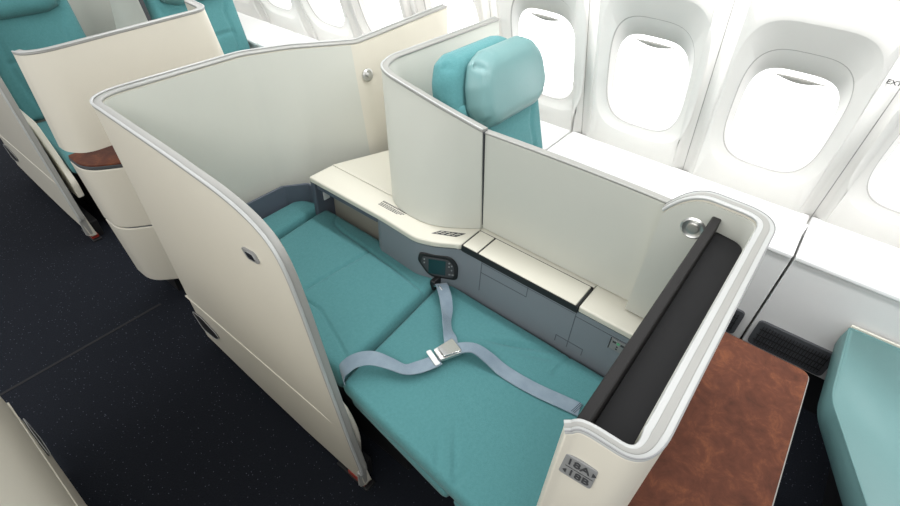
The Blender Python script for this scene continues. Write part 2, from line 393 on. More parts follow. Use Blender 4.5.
# ------------------------------------------------------------------ side stowage bins under the windows
bin_y = [-2.3, -1.23, -0.163, 0.90, 1.96, 3.02, 4.08, 5.14]
wherebin = ['beyond the ottoman towards the front', 'right of the black gap, beside the teal ottoman', 'left of the black gap, beside the privacy screen', 'beside the upright seat',
            'behind the upright window seat', 'beside the rear row window seat', 'far along the windows at the top left']
for i in range(len(bin_y) - 1):
    y0, y1 = bin_y[i] + 0.004, bin_y[i + 1] - 0.004
    t = thing('stowage_bin', 'white-lidded stowage bin under the windows, ' + wherebin[i], 'storage bin', (2.0, (y0 + y1) / 2, 0), 'side stowage bins under the windows')
    bm = bmesh.new(); box(bm, 1.856, y0, 0.205, 2.13, y1, 0.655)
    put(t, link('body', bm, 'dado', bevel=0.004))
    bm = bmesh.new(); box(bm, 1.875, y0, 0.0, 2.12, y1, 0.204)
    put(t, link('kick_panel', bm, 'black', smooth=False))
    bm = bmesh.new(); box(bm, 1.845, y0, 0.659, 2.167, y1, 0.68)
    put(t, link('lid', bm, 'bin', bevel=0.006))
    if i < 6:
        for (va, vb) in ((y0 + 0.03, y0 + 0.31), (y1 - 0.29, y1 - 0.016)):
            bm = bmesh.new(); z0, z1 = 0.222, 0.350
            loop = fillet_loop([(0, va, z0), (0, vb, z0), (0, vb, z1), (0, va, z1)], 0.02)
            hexa(bm, [(1.855, p.y, p.z) for p in loop], [(1.842, p.y, p.z) for p in loop])
            v_ = put(t, link('air_vent', bm, 'ventframe', smooth=False))
            bm = bmesh.new(); k = va + 0.018
            while k < vb - 0.014:
                box(bm, 1.838, k, z0 + 0.016, 1.8425, k + 0.003, z1 - 0.016); k += 0.011
            z = z0 + 0.03
            while z < z1 - 0.02: box(bm, 1.839, va + 0.015, z, 1.8425, vb - 0.015, z + 0.002); z += 0.03
            g = link('grille', bm, 'black', smooth=False); g.parent = v_

# ------------------------------------------------------------------ the aisle-side shell
def front_cols():
    """front edge of the aisle panel: (y, ztop)"""
    edge = fillet([(0.672, 0.05), (0.668, 0.165), (0.713, 0.348), (0.765, 0.60), (0.812, 0.845), (0.848, 0.985), (0.905, 1.05), (1.03, 1.085), (1.30, 1.10), (1.66, 1.11)],
                  [0, 0.02, 0.05, 0.05, 0.05, 0.09, 0.09, 0.08, 0.05, 0], 6)
    return [(p[0], p[1]) for p in edge]
def seat_shell(name, label, y_off=0.0, mirror=None, group=None, rear=True, hook=True, ext=0.0):
    X = (lambda x: x) if mirror is None else (lambda x: mirror - x)
    T = lambda p: V((X(p[0]), p[1] + y_off, p[2]))
    t = thing(name, label, 'seat shell', T((0.47, 1.2, 0)), group)
    zb = [(0.6, 0.035), (1.0, 0.035), (1.55, 0.075), (1.63, 0.085), (1.70, 0.10), (3, 0.10)]
    cols = []
    for y, z in front_cols():
        if y < 1.2: y -= ext
        b_ = interp(zb, y); cols.append(((0.46, y, max(z, b_ + 0.01)), (0.478, y if y < 1.2 else y - (y - 1.2) * 0.06, b_)))
    # corner and rear wall
    tp = fillet([(0.46, 1.60, 1.11), (0.46, 1.79, 1.11), (1.02, 1.80, 1.11), (1.20, 1.735, 1.11), (1.42, 1.60, 1.11), (1.975, 1.585, 1.15)], [0, 0.13, 0.03, 0.03, 0.02, 0], 10)
    bt = fillet([(0.478, 1.55, 0.085), (0.478, 1.70, 0.10), (1.02, 1.665, 0.05), (1.20, 1.60, 0.05), (1.42, 1.45, 0.05), (1.835, 1.40, 0.05)], [0, 0.13, 0.03, 0.03, 0.02, 0], 10)
    last = None
    for a, b_ in zip(tp, bt):
        if a.y > 1.66 or a.x > 0.47: cols.append((tuple(a), tuple(b_)))
    if not rear: cols = [c for c in cols if c[0][0] < 0.9]
    cols = [(T(a), T(b_)) for a, b_ in cols]
    base_n = []
    for i, (a, b_) in enumerate(cols):
        p0 = cols[max(0, i - 1)][0]; p1 = cols[min(len(cols) - 1, i + 1)][0]
        tv = V((p1.x - p0.x, p1.y - p0.y, 0))
        if tv.length < 1e-4 or abs(tv.y) > 50 * abs(tv.x): tv = V((0, 1, 0))
        tv.normalize(); n = V((tv.y, -tv.x, 0))
        if mirror is not None: n = -n
        base_n.append(n)
    put(t, link('panel', shellwall(cols, 0.026, ns=base_n), ['cream'], angle=45, bevel=0.003))
    # inner lining, a slightly different laminate
    cin = [(a + n * 0.0265 - V((0, 0, 0.004)), b_ + n * 0.0265) for (a, b_), n in zip(cols, base_n)]
    k0 = next(i for i, c in enumerate(cin) if c[0].y - y_off > 0.80)
    k1 = next((i for i, c in enumerate(cin) if abs(c[0].x - X(1.40)) < 0.012 and i > k0), len(cin) - 1) if rear else len(cin) - 1
    put(t, link('inner_lining', shellwall(cin[k0:k1 + 1], 0.004, ns=base_n[k0:k1 + 1]), 'inner', angle=50))
    if rear: put(t, link('angled_lining', shellwall(cin[k1:], 0.004, ns=base_n[k1:]), 'cream', angle=50))
    # edge trim: wide band with a fine bright line
    path = [c[0] for c in cols]
    sm = [path[0]]
    put(t, link('edge_trim', sweep(path, base_n, 0.031, 0.009, 0.0135, -0.001), 'silver', angle=50))
    b2 = sweep(path, base_n, 0.009, 0.004, 0.001, 0.008)
    put(t, link('edge_piping', b2, 'silver_light', angle=50))
    # outer trim ridge low on the aisle side
    ys = [0.745 + (1.67 - 0.745) * k / 20 for k in range(21)]
    rp = [T((0.470 + 0.0045, y, 0.313)) for y in ys]
    bm = sweep(rp, [V((1, 0, 0))] * len(rp), 0.008, 0.005, 0, 0)
    put(t, link('lower_ridge', bm, 'cream'))
    bm = bmesh.new(); box(bm, *T((0.4735, 0.747, 0.306)), *T((0.4785, 1.68, 0.3125)))
    put(t, link('ridge_shadow_gap', bm, 'gseam', smooth=False))
    # recessed grip near the rear, low
    loop = fillet_loop([(0, 1.675, 0.225), (0, 1.60, 0.240), (0, 1.50, 0.210), (0, 1.49, 0.190), (0, 1.53, 0.155), (0, 1.62, 0.145)], 0.02)
    bm = bmesh.new(); hexa(bm, [T((0.4722, p.y, p.z)) for p in loop], [T((0.4775, p.y, p.z)) for p in loop])
    put(t, link('recessed_grip', bm, 'black', smooth=False))
    bm = bmesh.new(); lp = [T((0.4715, p.y, p.z)) for p in loop + loop[:1]]; tube(bm, lp, 0.0012, 6)
    put(t, link('grip_rim', bm, 'silver_light'))
    # latch slot high at the front
    loop = fillet_loop([(0, 1.022, 0.945), (0, 0.962, 0.955), (0, 0.945, 0.925), (0, 1.0, 0.915)], 0.012)
    if mirror is None:
        bm = bmesh.new(); hexa(bm, [T((0.4565, p.y, p.z)) for p in loop], [T((0.463, p.y, p.z)) for p in loop])
        la = put(t, link('latch_recess', bm, 'plate', smooth=False))
        bm = bmesh.new(); hexa(bm, [T((0.4545, p.y * 0.6 + 0.4 * 0.975, p.z * 0.6 + 0.4 * 0.938)) for p in loop], [T((0.457, p.y * 0.6 + 0.4 * 0.975, p.z * 0.6 + 0.4 * 0.938)) for p in loop])
        l2 = link('latch', bm, 'chrome', smooth=False); put(t, l2)
    # plinth and red corner marker
    bm = bmesh.new(); box(bm, *T((0.498, 0.70, 0.0)), *T((0.54, 1.55, 0.10)))
    put(t, link('plinth', bm, 'black', bevel=0.004))
    bm = bmesh.new(); box(bm, *T((0.474, 0.678, 0.012)), *T((0.510, 0.76, 0.034)))
    put(t, link('red_marker', bm, 'red', bevel=0.003))
    bm = bmesh.new(); box(bm, *T((0.472, 0.662, 0.0)), *T((0.515, 0.82, 0.0115)))
    put(t, link('foot_bracket', bm, 'black', bevel=0.003))
    if hook:
        # round coat hook on the angled rear wall
        c = T((1.432, 1.548, 0.985)); bm = bmesh.new(); d = V((-0.12, -1, 0.12)).normalized()
        a = d.cross(V((0, 0, 1))).normalized(); u = a.cross(d)
        prof = [(0.0, 0.0), (0.026, 0.0), (0.026, 0.006), (0.020, 0.010), (0.009, 0.009), (0.008, 0.018), (0.012, 0.024), (0.0, 0.026)]
        rings = [[bm.verts.new(c + d * h + (a * math.cos(q * math.pi / 10) + u * math.sin(q * math.pi / 10)) * max(r, 0.0004)) for q in range(20)] for r, h in prof]
        for i in range(len(rings) - 1):
            for q in range(20): bm.faces.new((rings[i][q], rings[i][(q + 1) % 20], rings[i + 1][(q + 1) % 20], rings[i + 1][q]))
        bm.faces.new(rings[0]); bm.faces.new(rings[-1]); put(t, link('coat_hook', bm, 'metal'))
    return t
seat_shell('seat_shell', 'cream privacy shell around aisle and rear of the teal flat bed, with coat hook', group='cream seat shells')
sh = seat_shell('seat_shell', 'cream aisle panel of the rear row at the far left, partly cut by the frame', y_off=2.10, group='cream seat shells', hook=False)
seat_shell('seat_shell', 'cream panel across the dark aisle, at the bottom left corner', y_off=-0.02, mirror=0.322, group='cream seat shells', rear=False, hook=False, ext=0.7)

# ------------------------------------------------------------------ flat bed
bed = thing('flat_bed_seat', 'teal airline seat reclined into a flat bed with a fastened grey seat belt', 'airline seat', (0.8, 0.8, 0))
ZB_ = 0.40; ZT_ = 0.462
def puck(x, y):
    z = 0
    for (cx, cy, l, s) in ((0.53, 0.40, 0.07, 0.8), (0.57, 0.37, 0.08, 1.0), (1.02, 0.46, 0.08, 1.0), (1.045, 0.42, 0.09, -1), (1.00, 0.50, 0.07, 1), (1.03, 0.37, 0.07, 0.8)):
        dx, dy = x - cx, y - cy; a = 0.5 if cx > 0.8 else -0.9
        u = dx * math.cos(a) + dy * math.sin(a); v = -dx * math.sin(a) + dy * math.cos(a)
        z -= 0.008 * abs(s) * math.exp(-(u / 0.008) ** 2 - (v / l) ** 2)
    return z + 0.002 * noise.noise(V((x * 5, y * 5, 0)))
bm = cushion((0.478, 0.055), (1.100, 0.050), (1.110, 0.850), (0.540, 0.800), 0.405, ZT_, 0.016, crown=0.004, fold=puck, grooves=[[(0.46, 0.33), (0.56, 0.322)], [(1.0, 0.30), (1.12, 0.29)]], gd=0.006, gw=0.006)
put(bed, link('seat_cushion', bm, 'teal', angle=80))
bm = cushion((0.506, 0.345), (1.085, 0.32), (1.09, 0.80), (0.552, 0.785), 0.345, 0.404, 0.02, crown=0.0)
put(bed, link('thigh_pad', bm, 'teal', angle=80))
bm = cushion((0.492, 0.06), (1.085, 0.055), (1.088, 0.30), (0.503, 0.325), 0.36, 0.404, 0.01, crown=0.0)
put(bed, link('leg_rest_pad', bm, 'teal', angle=80))
seams = [[(1.09, 1.44), (1.045, 1.40), (1.03, 1.33), (1.022, 1.20), (1.005, 1.00), (0.985, 0.83)],
         [(0.55, 1.175), (0.69, 1.18), (1.02, 1.155)], [(0.68, 1.175), (0.68, 1.06), (0.64, 0.94), (0.60, 0.83)]]
bm = cushion((0.548, 0.808), (1.10, 0.853), (1.105, 1.525), (0.56, 1.475), 0.39, 0.492, 0.03, grooves=seams, crown=0.006, gd=0.008, gw=0.0055, step=0.0055,
             warp=lambda p: V((p.x, p.y, p.z + (0.0 if p.y < 1.3 else -0.0))))
put(bed, link('backrest_cushion', bm, 'teal', angle=80))
bm = cushion((0.57, 1.585), (0.80, 1.555), (0.83, 1.60), (0.57, 1.60), 0.40, 0.45, 0.02)
bm.free()
def hr(p): return p
bm = cushion((0.58, 1.488), (1.112, 1.535), (1.060, 1.655), (0.60, 1.650), 0.41, 0.50, 0.025, crown=0.006, step=0.007, cr=0.03)
put(bed, link('headrest', bm, 'teal_leather' if False else 'teal', angle=80))
bm = bmesh.new(); prism(bm, [(0.56, 0.36), (1.05, 0.34), (1.07, 1.5), (0.57, 1.55)], 0.30, 0.385)
put(bed, link('seat_frame', bm, 'black', bevel=0.01))
bm = bmesh.new(); prism(bm, [(0.62, 0.60), (1.0, 0.6), (1.0, 1.4), (0.62, 1.4)], 0.0, 0.30)
put(bed, link('seat_base', bm, 'black', bevel=0.01))
# cream fairing beside the front edge of the aisle panel
bm = bmesh.new()
ol = fillet_loop([(0.80, 0.13), (0.715, 0.13), (0.70, 0.30), (0.745, 0.415), (0.85, 0.44)], [0.01, 0.02, 0.06, 0.05, 0.01])
hexa(bm, [(0.492, p.x, p.y) for p in ol], [(0.512, p.x, p.y) for p in ol])
put(bed, link('side_fairing', bm, 'cream', bevel=0.006))

# seat belt
BZ = 0.474
belt = bmesh.new()
up = V((0, 0, 1))
# left strap from the anchor over the cushion edge to the buckle
ribbon([(0.548, 0.800, 0.452), (0.560, 0.812, 0.487), (0.600, 0.798, 0.508), (0.640, 0.763, 0.512), (0.668, 0.715, 0.498), (0.688, 0.668, 0.487), (0.720, 0.640, 0.488), (0.762, 0.617, 0.490), (0.785, 0.610, 0.490)],
       [(0.4, 0.7, 0.25), (0.45, 0.75, 0.3), (0.6, 0.6, 0.35), (0.75, 0.45, 0.3), (0.85, 0.38, -0.05), (0.7, 0.7, -0.2), (0.4, 0.9, 0), (0.35, 0.93, 0), (0.35, 0.93, 0)], 0.046, bm=belt)
# right strap, twisting down to the buckle
ribbon([(1.066, 0.832, 0.478), (1.050, 0.812, 0.500), (1.012, 0.765, 0.503), (0.975, 0.728, 0.499), (0.935, 0.696, 0.500), (0.905, 0.668, 0.495), (0.880, 0.636, 0.490), (0.850, 0.606, 0.490)],
       [(0.8, -0.55, 0), (0.8, -0.6, -0.1), (0.75, -0.65, -0.1), (0.7, -0.6, -0.35), (0.5, -0.5, -0.75), (0.35, -0.55, -0.65), (0.1, -0.9, -0.2), (0.3, -0.9, 0)], 0.046, bm=belt)
# loose tail
ribbon([(0.835, 0.600, 0.488), (0.862, 0.578, 0.500), (0.886, 0.540, 0.506), (0.893, 0.490, 0.494), (0.896, 0.435, 0.474), (0.898, 0.370, 0.471), (0.906, 0.300, 0.470), (0.918, 0.235, 0.470), (0.930, 0.172, 0.469)],
       [(-0.5, -0.8, 0), (-0.75, -0.6, 0.1), (-0.95, -0.25, 0.2), (-1, -0.05, 0.1), (-1, -0.05, 0), (-1, -0.07, 0), (-1, -0.15, 0), (-1, -0.18, 0), (-1, -0.18, 0)], 0.048, bm=belt)
sb = put(bed, link('seat_belt', belt, 'belt', angle=60))
bm = bmesh.new()
for k, yy in enumerate((0.176, 0.181, 0.186)):
    hexa(bm, [(0.908, yy + 0.004, 0.4712), (0.952, yy - 0.004, 0.4712), (0.952, yy - 0.0058, 0.4712), (0.908, yy + 0.0022, 0.4712)], [(0.908, yy + 0.004, 0.4722), (0.952, yy - 0.004, 0.4722), (0.952, yy - 0.0058, 0.4722), (0.908, yy + 0.0022, 0.4722)])
for (cx, cy, s) in ((0.588, 0.803, 0.02),):
    for k in range(5):
        px_, py_ = cx + 0.008 * (k - 2), cy - 0.004 * (k - 2)
o = link('belt_stitching', bm, 'beltdark', smooth=False); o.parent = sb; 
# buckle: flared body, lift lever and the tongue with its slot bar
B0 = V((0.822, 0.607, 0.490)); bx_ = V((-0.80, 0.30, 0)).normalized(); by_ = V((0, 0, 1)).cross(bx_)
def bpnt(a, b_, z): return B0 + bx_ * a * 1.25 + by_ * b_ * 1.2 + V((0, 0, z))
bm = bmesh.new(); ol = fillet_loop([(-0.034, -0.027), (0.028, -0.020), (0.028, 0.020), (-0.034, 0.027)], 0.006, 4)
hexa(bm, [bpnt(p.x, p.y, 0.0) for p in ol], [bpnt(p.x, p.y, 0.015 if p.x < 0 else 0.012) for p in ol])
bk = link('buckle', bm, 'metal', bevel=0.002); bk.parent = sb
bm = bmesh.new(); ol = fillet_loop([(-0.033, -0.025), (0.016, -0.018), (0.016, 0.018), (-0.033, 0.025)], 0.005, 4)
hexa(bm, [bpnt(p.x, p.y, 0.0155) for p in ol], [bpnt(p.x, p.y, 0.020) for p in ol])
bk2 = link('buckle_lever', bm, 'chrome', bevel=0.0015); bk2.parent = sb
bm = bmesh.new(); ol = fillet_loop([(0.032, -0.027), (0.046, -0.027), (0.046, 0.027), (0.032, 0.027)], 0.004, 4)
hexa(bm, [bpnt(p.x, p.y, 0.003) for p in ol], [bpnt(p.x, p.y, 0.007) for p in ol]); box(bm, 0, 0, 0, 0.0001, 0.0001, 0.0001)
bmesh.ops.delete(bm, geom=[v for v in bm.verts if v.co.length < 0.01], context='VERTS')
bk3 = link('buckle_tongue', bm, 'white', bevel=0.001); bk3.parent = sb
for q in (sb,):
    for c in q.children: c.matrix_parent_inverse = Matrix.Identity(4)
# anchor bracket at the right
bm = bmesh.new(); box(bm, 1.035, 0.838, 0.46, 1.085, 0.858, 0.505)
put(bed, link('belt_anchor', bm, 'black', bevel=0.004))
bm = bmesh.new(); tube(bm, [(1.036, 0.835, 0.49), (1.030, 0.806, 0.508), (1.026, 0.790, 0.504)], 0.004); put(bed, link('belt_hook', bm, 'chrome'))

# ------------------------------------------------------------------ side console
con = thing('side_console', 'blue-grey side console with cream top running along the window side of the flat bed', 'console', (1.15, 0.8, 0))
front = [(1.118, 0.03), (1.118, 0.32), (1.118, 0.70), (1.118, 0.775), (1.065, 0.855), (1.038, 0.925), (1.048, 1.10), (1.048, 1.46)]
fr = fillet(front, [0, 0, 0, 0.03, 0.02, 0.025, 0.02, 0], 5)
back = [(1.22, 0.03), (1.215, 0.75), (1.06 + 0.06, 0.93), (1.135, 1.12)]
def topslab(pts, z0, z1, name, m_, bev=0.006):
    bm = bmesh.new(); prism(bm, pts, z0, z1); return put(con, link(name, bm, m_, bevel=bev))
def ffx(y): # front x for given y
    return interp([(p.y, p.x) for p in fr], y)
# tops
topslab([(1.110, 0.03), (1.227, 0.03), (1.250, 0.20), (1.250, 0.316), (1.110, 0.316)], 0.655, 0.68, 'front_top', 'top')
mid = [p for p in fr if p.y > 0.77]
bm = bmesh.new(); box(bm, 1.216, 0.317, 0.64, 1.252, 0.774, 0.68); put(con, link('back_ledge', bm, 'top', bevel=0.002))
bm = bmesh.new(); box(bm, 1.10, 1.532, 0.30, 1.40, 1.60, 0.55); put(con, link('rear_filler', bm, 'top', bevel=0.003))
pts = [(1.118 - 0.008, 0.775)] + [(p.x - 0.010, p.y) for p in mid] + [(1.038, 1.515), (1.165, 1.515), (1.165, 1.10), (1.20, 0.93), (1.250, 0.775)]
topslab(pts, 0.655, 0.68, 'rear_top', 'top')
for a, b_, nm in ((0.325, 0.700, 'long'), (0.706, 0.768, 'short')):
    bm = bmesh.new(); box(bm, 1.1055, a, 0.668, 1.212, b_, 0.6835)
    put(con, link('lid', bm, 'top', bevel=0.003))
bm = bmesh.new(); box(bm, 1.1095, 0.3165, 0.648, 1.215, 0.7725, 0.6675)
box(bm, 1.102, 0.3175, 0.658, 1.1055, 0.7715, 0.681); box(bm, 1.1055, 0.3175, 0.664, 1.205, 0.3235, 0.682); box(bm, 1.1055, 0.7012, 0.664, 1.205, 0.7050, 0.6815); box(bm, 1.1055, 0.7685, 0.664, 1.205, 0.7722, 0.682); box(bm, 1.2125, 0.3175, 0.664, 1.2155, 0.7715, 0.681)
box(bm, 1.205, 0.3175, 0.60, 1.252, 0.7715, 0.6395)
put(con, link('lid_frame', bm, 'black', smooth=False))
# grey front face (solid, follows the top's outline) with door seams cut in
body = [(p.x, p.y) for p in fr if p.y <= 1.14] + [(1.06, 1.145), (1.21, 1.145), (1.21, 0.03)]
bm = bmesh.new(); prism(bm, body, 0.02, 0.648)
def groove(y0, z0, y1, z1, x=1.1172, t=0.0026):
    d = V((0, y1 - y0, z1 - z0)); L = d.length; d.normalize(); n = V((0, -d.z, d.y)) * t / 2
    a = V((x, y0, z0)); c = V((x, y1, z1))
    hexa(bm, [a - n, c - n, c + n, a + n], [p + V((0.003, 0, 0)) for p in (a - n, c - n, c + n, a + n)], 1)
groove(0.690, 0.645, 0.690, 0.50); groove(0.690, 0.59, 0.50, 0.592); groove(0.50, 0.592, 0.50, 0.64); groove(0.320, 0.645, 0.320, 0.47)
groove(0.320, 0.625, 0.03, 0.625, t=0.002); groove(0.365, 0.47, 0.365, 0.50); groove(0.365, 0.50, 0.265, 0.50); groove(0.265, 0.50, 0.265, 0.47)
groove(0.690, 0.634, 0.325, 0.634, t=0.002)
put(con, link('grey_fascia', bm, ['grey', 'gseam'], bevel=0))
# niche behind the headrest
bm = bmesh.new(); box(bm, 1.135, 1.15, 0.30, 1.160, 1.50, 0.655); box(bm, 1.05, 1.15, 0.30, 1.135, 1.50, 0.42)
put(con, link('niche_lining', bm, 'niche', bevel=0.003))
bm = bmesh.new(); box(bm, 1.060, 1.15, 0.615, 1.066, 1.50, 0.654)
put(con, link('niche_lip', bm, 'dgrey', bevel=0.002))
bm = bmesh.new(); box(bm, 1.050, 1.505, 0.30, 1.16, 1.53, 0.652)
put(con, link('rear_post', bm, 'dgrey', bevel=0.004))
bm = bmesh.new(); prism(bm, fillet_loop([(1.085, 1.497), (1.115, 1.497), (1.115, 1.503), (1.085, 1.503)], 0.002), 0.545, 0.60)
put(con, link('reading_lamp', bm, 'white', bevel=0.002))
# big rear shelf going behind the window seat
bm = bmesh.new(); prism(bm, [(1.170, 1.522), (1.170, 1.05), (1.23, 1.02), (1.80, 1.02), (1.84, 1.36), (1.43, 1.43)], 0.655, 0.676)
put(con, link('rear_shelf', bm, 'top', bevel=0.003))
# grey shroud round the head end
bm = bmesh.new(); P_ = [(0.50, 1.60), (0.76, 1.645), (0.95, 1.665), (1.045, 1.59), (1.045, 1.54), (1.06, 1.54), (1.06, 1.605), (0.955, 1.685), (0.75, 1.665), (0.50, 1.62)]
P_ = [(0.515, 1.655), (0.80, 1.662), (1.00, 1.662), (1.085, 1.60), (1.085, 1.54), (1.093, 1.54), (1.093, 1.608), (1.00, 1.672), (0.80, 1.672), (0.515, 1.665)]
prism(bm, P_, 0.35, 0.585); put(con, link('head_shroud', bm, 'dgrey', bevel=0.002))
# placards
def on_top(pts, z, name, m_, h=0.0006):
    bm = bmesh.new(); prism(bm, pts, z, z + h); return put(con, link(name, bm, m_, smooth=False))
bm = bmesh.new()
random.seed(7)
for r_, (z_, hh) in enumerate(((0, 0.0075), (0.013, 0.004), (0.020, 0.004), (0.027, 0.004))):
    k = 0.0
    while k < 0.125 - r_ * 0.008:
        w_ = random.uniform(0.004, 0.010); x0 = 1.118 - z_; y0 = 1.165 - k
        box(bm, x0 - hh, y0 - w_, 0.6803, x0, y0, 0.6808); k += w_ + 0.0025
put(con, link('caution_text', bm, 'inkgrey', smooth=False))
pl_ = on_top([(1.085, 0.895), (1.118, 0.880), (1.165, 0.800), (1.128, 0.815)], 0.6803, 'placard', 'ink', 0.0008)
bm = bmesh.new()
for a in range(3):
    for b_ in range(4):
        u = 0.16 + a * 0.27; v = 0.10 + b_ * 0.22
        A = V((1.085, 0.895, 0)); Bv = V((1.118, 0.880, 0)) - A; Cv = V((1.128, 0.815, 0)) - A
        p = A + Bv * u + Cv * v; q = Bv * 0.13; s = Cv * random.uniform(0.08, 0.15)
        hexa(bm, [V((*(p + d).xy, 0.6811)) for d in (V((0, 0, 0)), q, q + s, s)], [V((*(p + d).xy, 0.6815)) for d in (V((0, 0, 0)), q, q + s, s)])
o = link('placard_print', bm, 'top', smooth=False); put(con, o)
# socket panel low on the fascia near the monitor
bm = bmesh.new(); box(bm, 1.1145, 0.142, 0.575, 1.1165, 0.192, 0.622)
so = put(con, link('control_plate', bm, 'plate', bevel=0.001))
bm = bmesh.new(); box(bm, 1.1125, 0.1925, 0.575, 1.1165, 0.1945, 0.622); box(bm, 1.1125, 0.1395, 0.575, 1.1165, 0.1415, 0.622); box(bm, 1.1135, 0.175, 0.606, 1.1144, 0.186, 0.613); box(bm, 1.1135, 0.148, 0.606, 1.1144, 0.160, 0.613); box(bm, 1.1135, 0.166, 0.592, 1.1144, 0.171, 0.597); box(bm, 1.1135, 0.166, 0.582, 1.1144, 0.171, 0.587)
o = link('socket_marks', bm, 'ink', smooth=False); put(con, o)
bm = bmesh.new(); box(bm, 1.1132, 0.163, 0.605, 1.1144, 0.172, 0.614)
put(con, link('indicator_light', bm, 'green', smooth=False))

# remote control set in the fascia bend
rc = thing('remote_control', 'black oval seat remote control with small dark screen set in the grey console side', 'remote control', (1.06, 0.88, 0.55))
def rcp(u, z, d):   # u along the angled fascia; d outwards
    a = V((1.118, 0.775, 0)); b_ = V((1.038, 0.925, 0)); dr = (b_ - a).normalized(); n = V((-dr.y, dr.x, 0))
    if n.x > 0: n = -n
    return a + dr * u + n * d + V((0, 0, z))
ol = fillet_loop([(-0.004, 0.515), (0.020, 0.612), (0.075, 0.618), (0.150, 0.590), (0.160, 0.545), (0.125, 0.50)], [0.02, 0.03, 0.02, 0.02, 0.02, 0.03], 5)
ol = fillet_loop([(0.012, 0.500), (0.012, 0.575), (0.040, 0.612), (0.158, 0.612), (0.165, 0.575), (0.120, 0.500)], [0.02, 0.03, 0.03, 0.012, 0.012, 0.03], 5)
bm = bmesh.new(); hexa(bm, [rcp(p.x, p.y, 0.002) for p in ol], [rcp(p.x, p.y, 0.010) for p in ol]); put(rc, link('housing', bm, 'black', bevel=0.003))
cx_ = 0.088; cz_ = 0.556
bm = bmesh.new(); hexa(bm, [rcp(cx_ + (p.x - cx_) * 0.82, cz_ + (p.y - cz_) * 0.78, 0.0105) for p in ol], [rcp(cx_ + (p.x - cx_) * 0.82, cz_ + (p.y - cz_) * 0.78, 0.013) for p in ol]); put(rc, link('face', bm, 'seam', bevel=0.001))
bm = bmesh.new(); hexa(bm, [rcp(a, b_, 0.0133) for a, b_ in ((0.058, 0.522), (0.122, 0.522), (0.122, 0.592), (0.058, 0.592))], [rcp(a, b_, 0.0140) for a, b_ in ((0.058, 0.522), (0.122, 0.522), (0.122, 0.592), (0.058, 0.592))]); put(rc, link('screen', bm, 'screen', smooth=False))
for (a, b_, s) in ((0.045, 0.585, 0.006), (0.045, 0.568, 0.006), (0.035, 0.573, 0.005), (0.035, 0.552, 0.005), (0.030, 0.530, 0.008), (0.042, 0.530, 0.008), (0.138, 0.588, 0.005), (0.138, 0.572, 0.005)):
    bm = bmesh.new()
    hexa(bm, [rcp(a - s / 2, b_ - 0.003, 0.0132), rcp(a + s / 2, b_ - 0.003, 0.0132), rcp(a + s / 2, b_ + 0.003, 0.0132), rcp(a - s / 2, b_ + 0.003, 0.0132)], [rcp(a - s / 2, b_ - 0.003, 0.0145), rcp(a + s / 2, b_ - 0.003, 0.0145), rcp(a + s / 2, b_ + 0.003, 0.0145), rcp(a - s / 2, b_ + 0.003, 0.0145)])
    put(rc, link('button', bm, 'plate', smooth=False))


# ------------------------------------------------------------------ divider round the window seat
def divider(label, dy=0.0, low=0.0):
    d = thing('privacy_divider', label, 'divider', (1.24, 0.8 + dy, 0), 'privacy dividers between aisle and window seats')
    T = lambda p: V((p[0], p[1] + dy, p[2]))
    tp = fillet([(1.175, 0.775, 1.085), (1.188, 0.95, 1.10), (1.238, 1.29, 1.125), (1.36, 1.34, 1.125), (1.955, 1.275, 1.16)], [0, 0.1, 0.10, 0.03, 0], 10)
    bt = fillet([(1.222, 0.775, 0.681), (1.10, 0.93, 0.681), (1.125, 1.16, 0.681), (1.36, 1.24, 0.681), (1.955, 1.22, 0.6905)], [0, 0.1, 0.10, 0.03, 0], 10)
    cols = [(T(a), T(b_)) for a, b_ in zip(tp, bt)]
    ns = plan_normals([c[0] for c in cols])
    put(d, link('rear_wrap', shellwall(cols, 0.024, ns=ns), 'inner', angle=45, bevel=0.003))
    put(d, link('wrap_trim', sweep([c[0] for c in cols], ns, 0.030, 0.010, 0.0125, -0.001), 'silver', angle=50))
    put(d, link('wrap_piping', sweep([c[0] for c in cols], ns, 0.007, 0.004, 0.001, 0.008), 'silver_light', angle=50))
    fp = [(T((1.237 - 0.050 * (k / 10) ** 1.5, 0.19 + (0.772 - 0.19) * k / 10, 1.05 - low + 0.026 * (k / 10))), T((1.228, 0.19 + (0.772 - 0.19) * k / 10, 0.685))) for k in range(11)]
    ns2 = [V((1, 0, 0))] * 11
    put(d, link('front_screen', shellwall(fp, 0.022, ns=ns2), 'inner', angle=45, bevel=0.003))
    put(d, link('screen_trim', sweep([c[0] for c in fp], ns2, 0.026, 0.008, 0.0115, 0), 'silver', angle=50))
    bm = bmesh.new(); hexa(bm, [T(p) for p in ((1.178, 0.7722, 1.085), (1.200, 0.7722, 1.085), (1.240, 0.7722, 0.70), (1.226, 0.7722, 0.70))], [T(p) for p in ((1.178, 0.7745, 1.085), (1.200, 0.7745, 1.085), (1.240, 0.7745, 0.70), (1.226, 0.7745, 0.70))])
    put(d, link('joint_gasket', bm, 'seam', smooth=False))
    return d
divider('pale curved privacy divider with straight screen between the flat bed and the upright window seat')

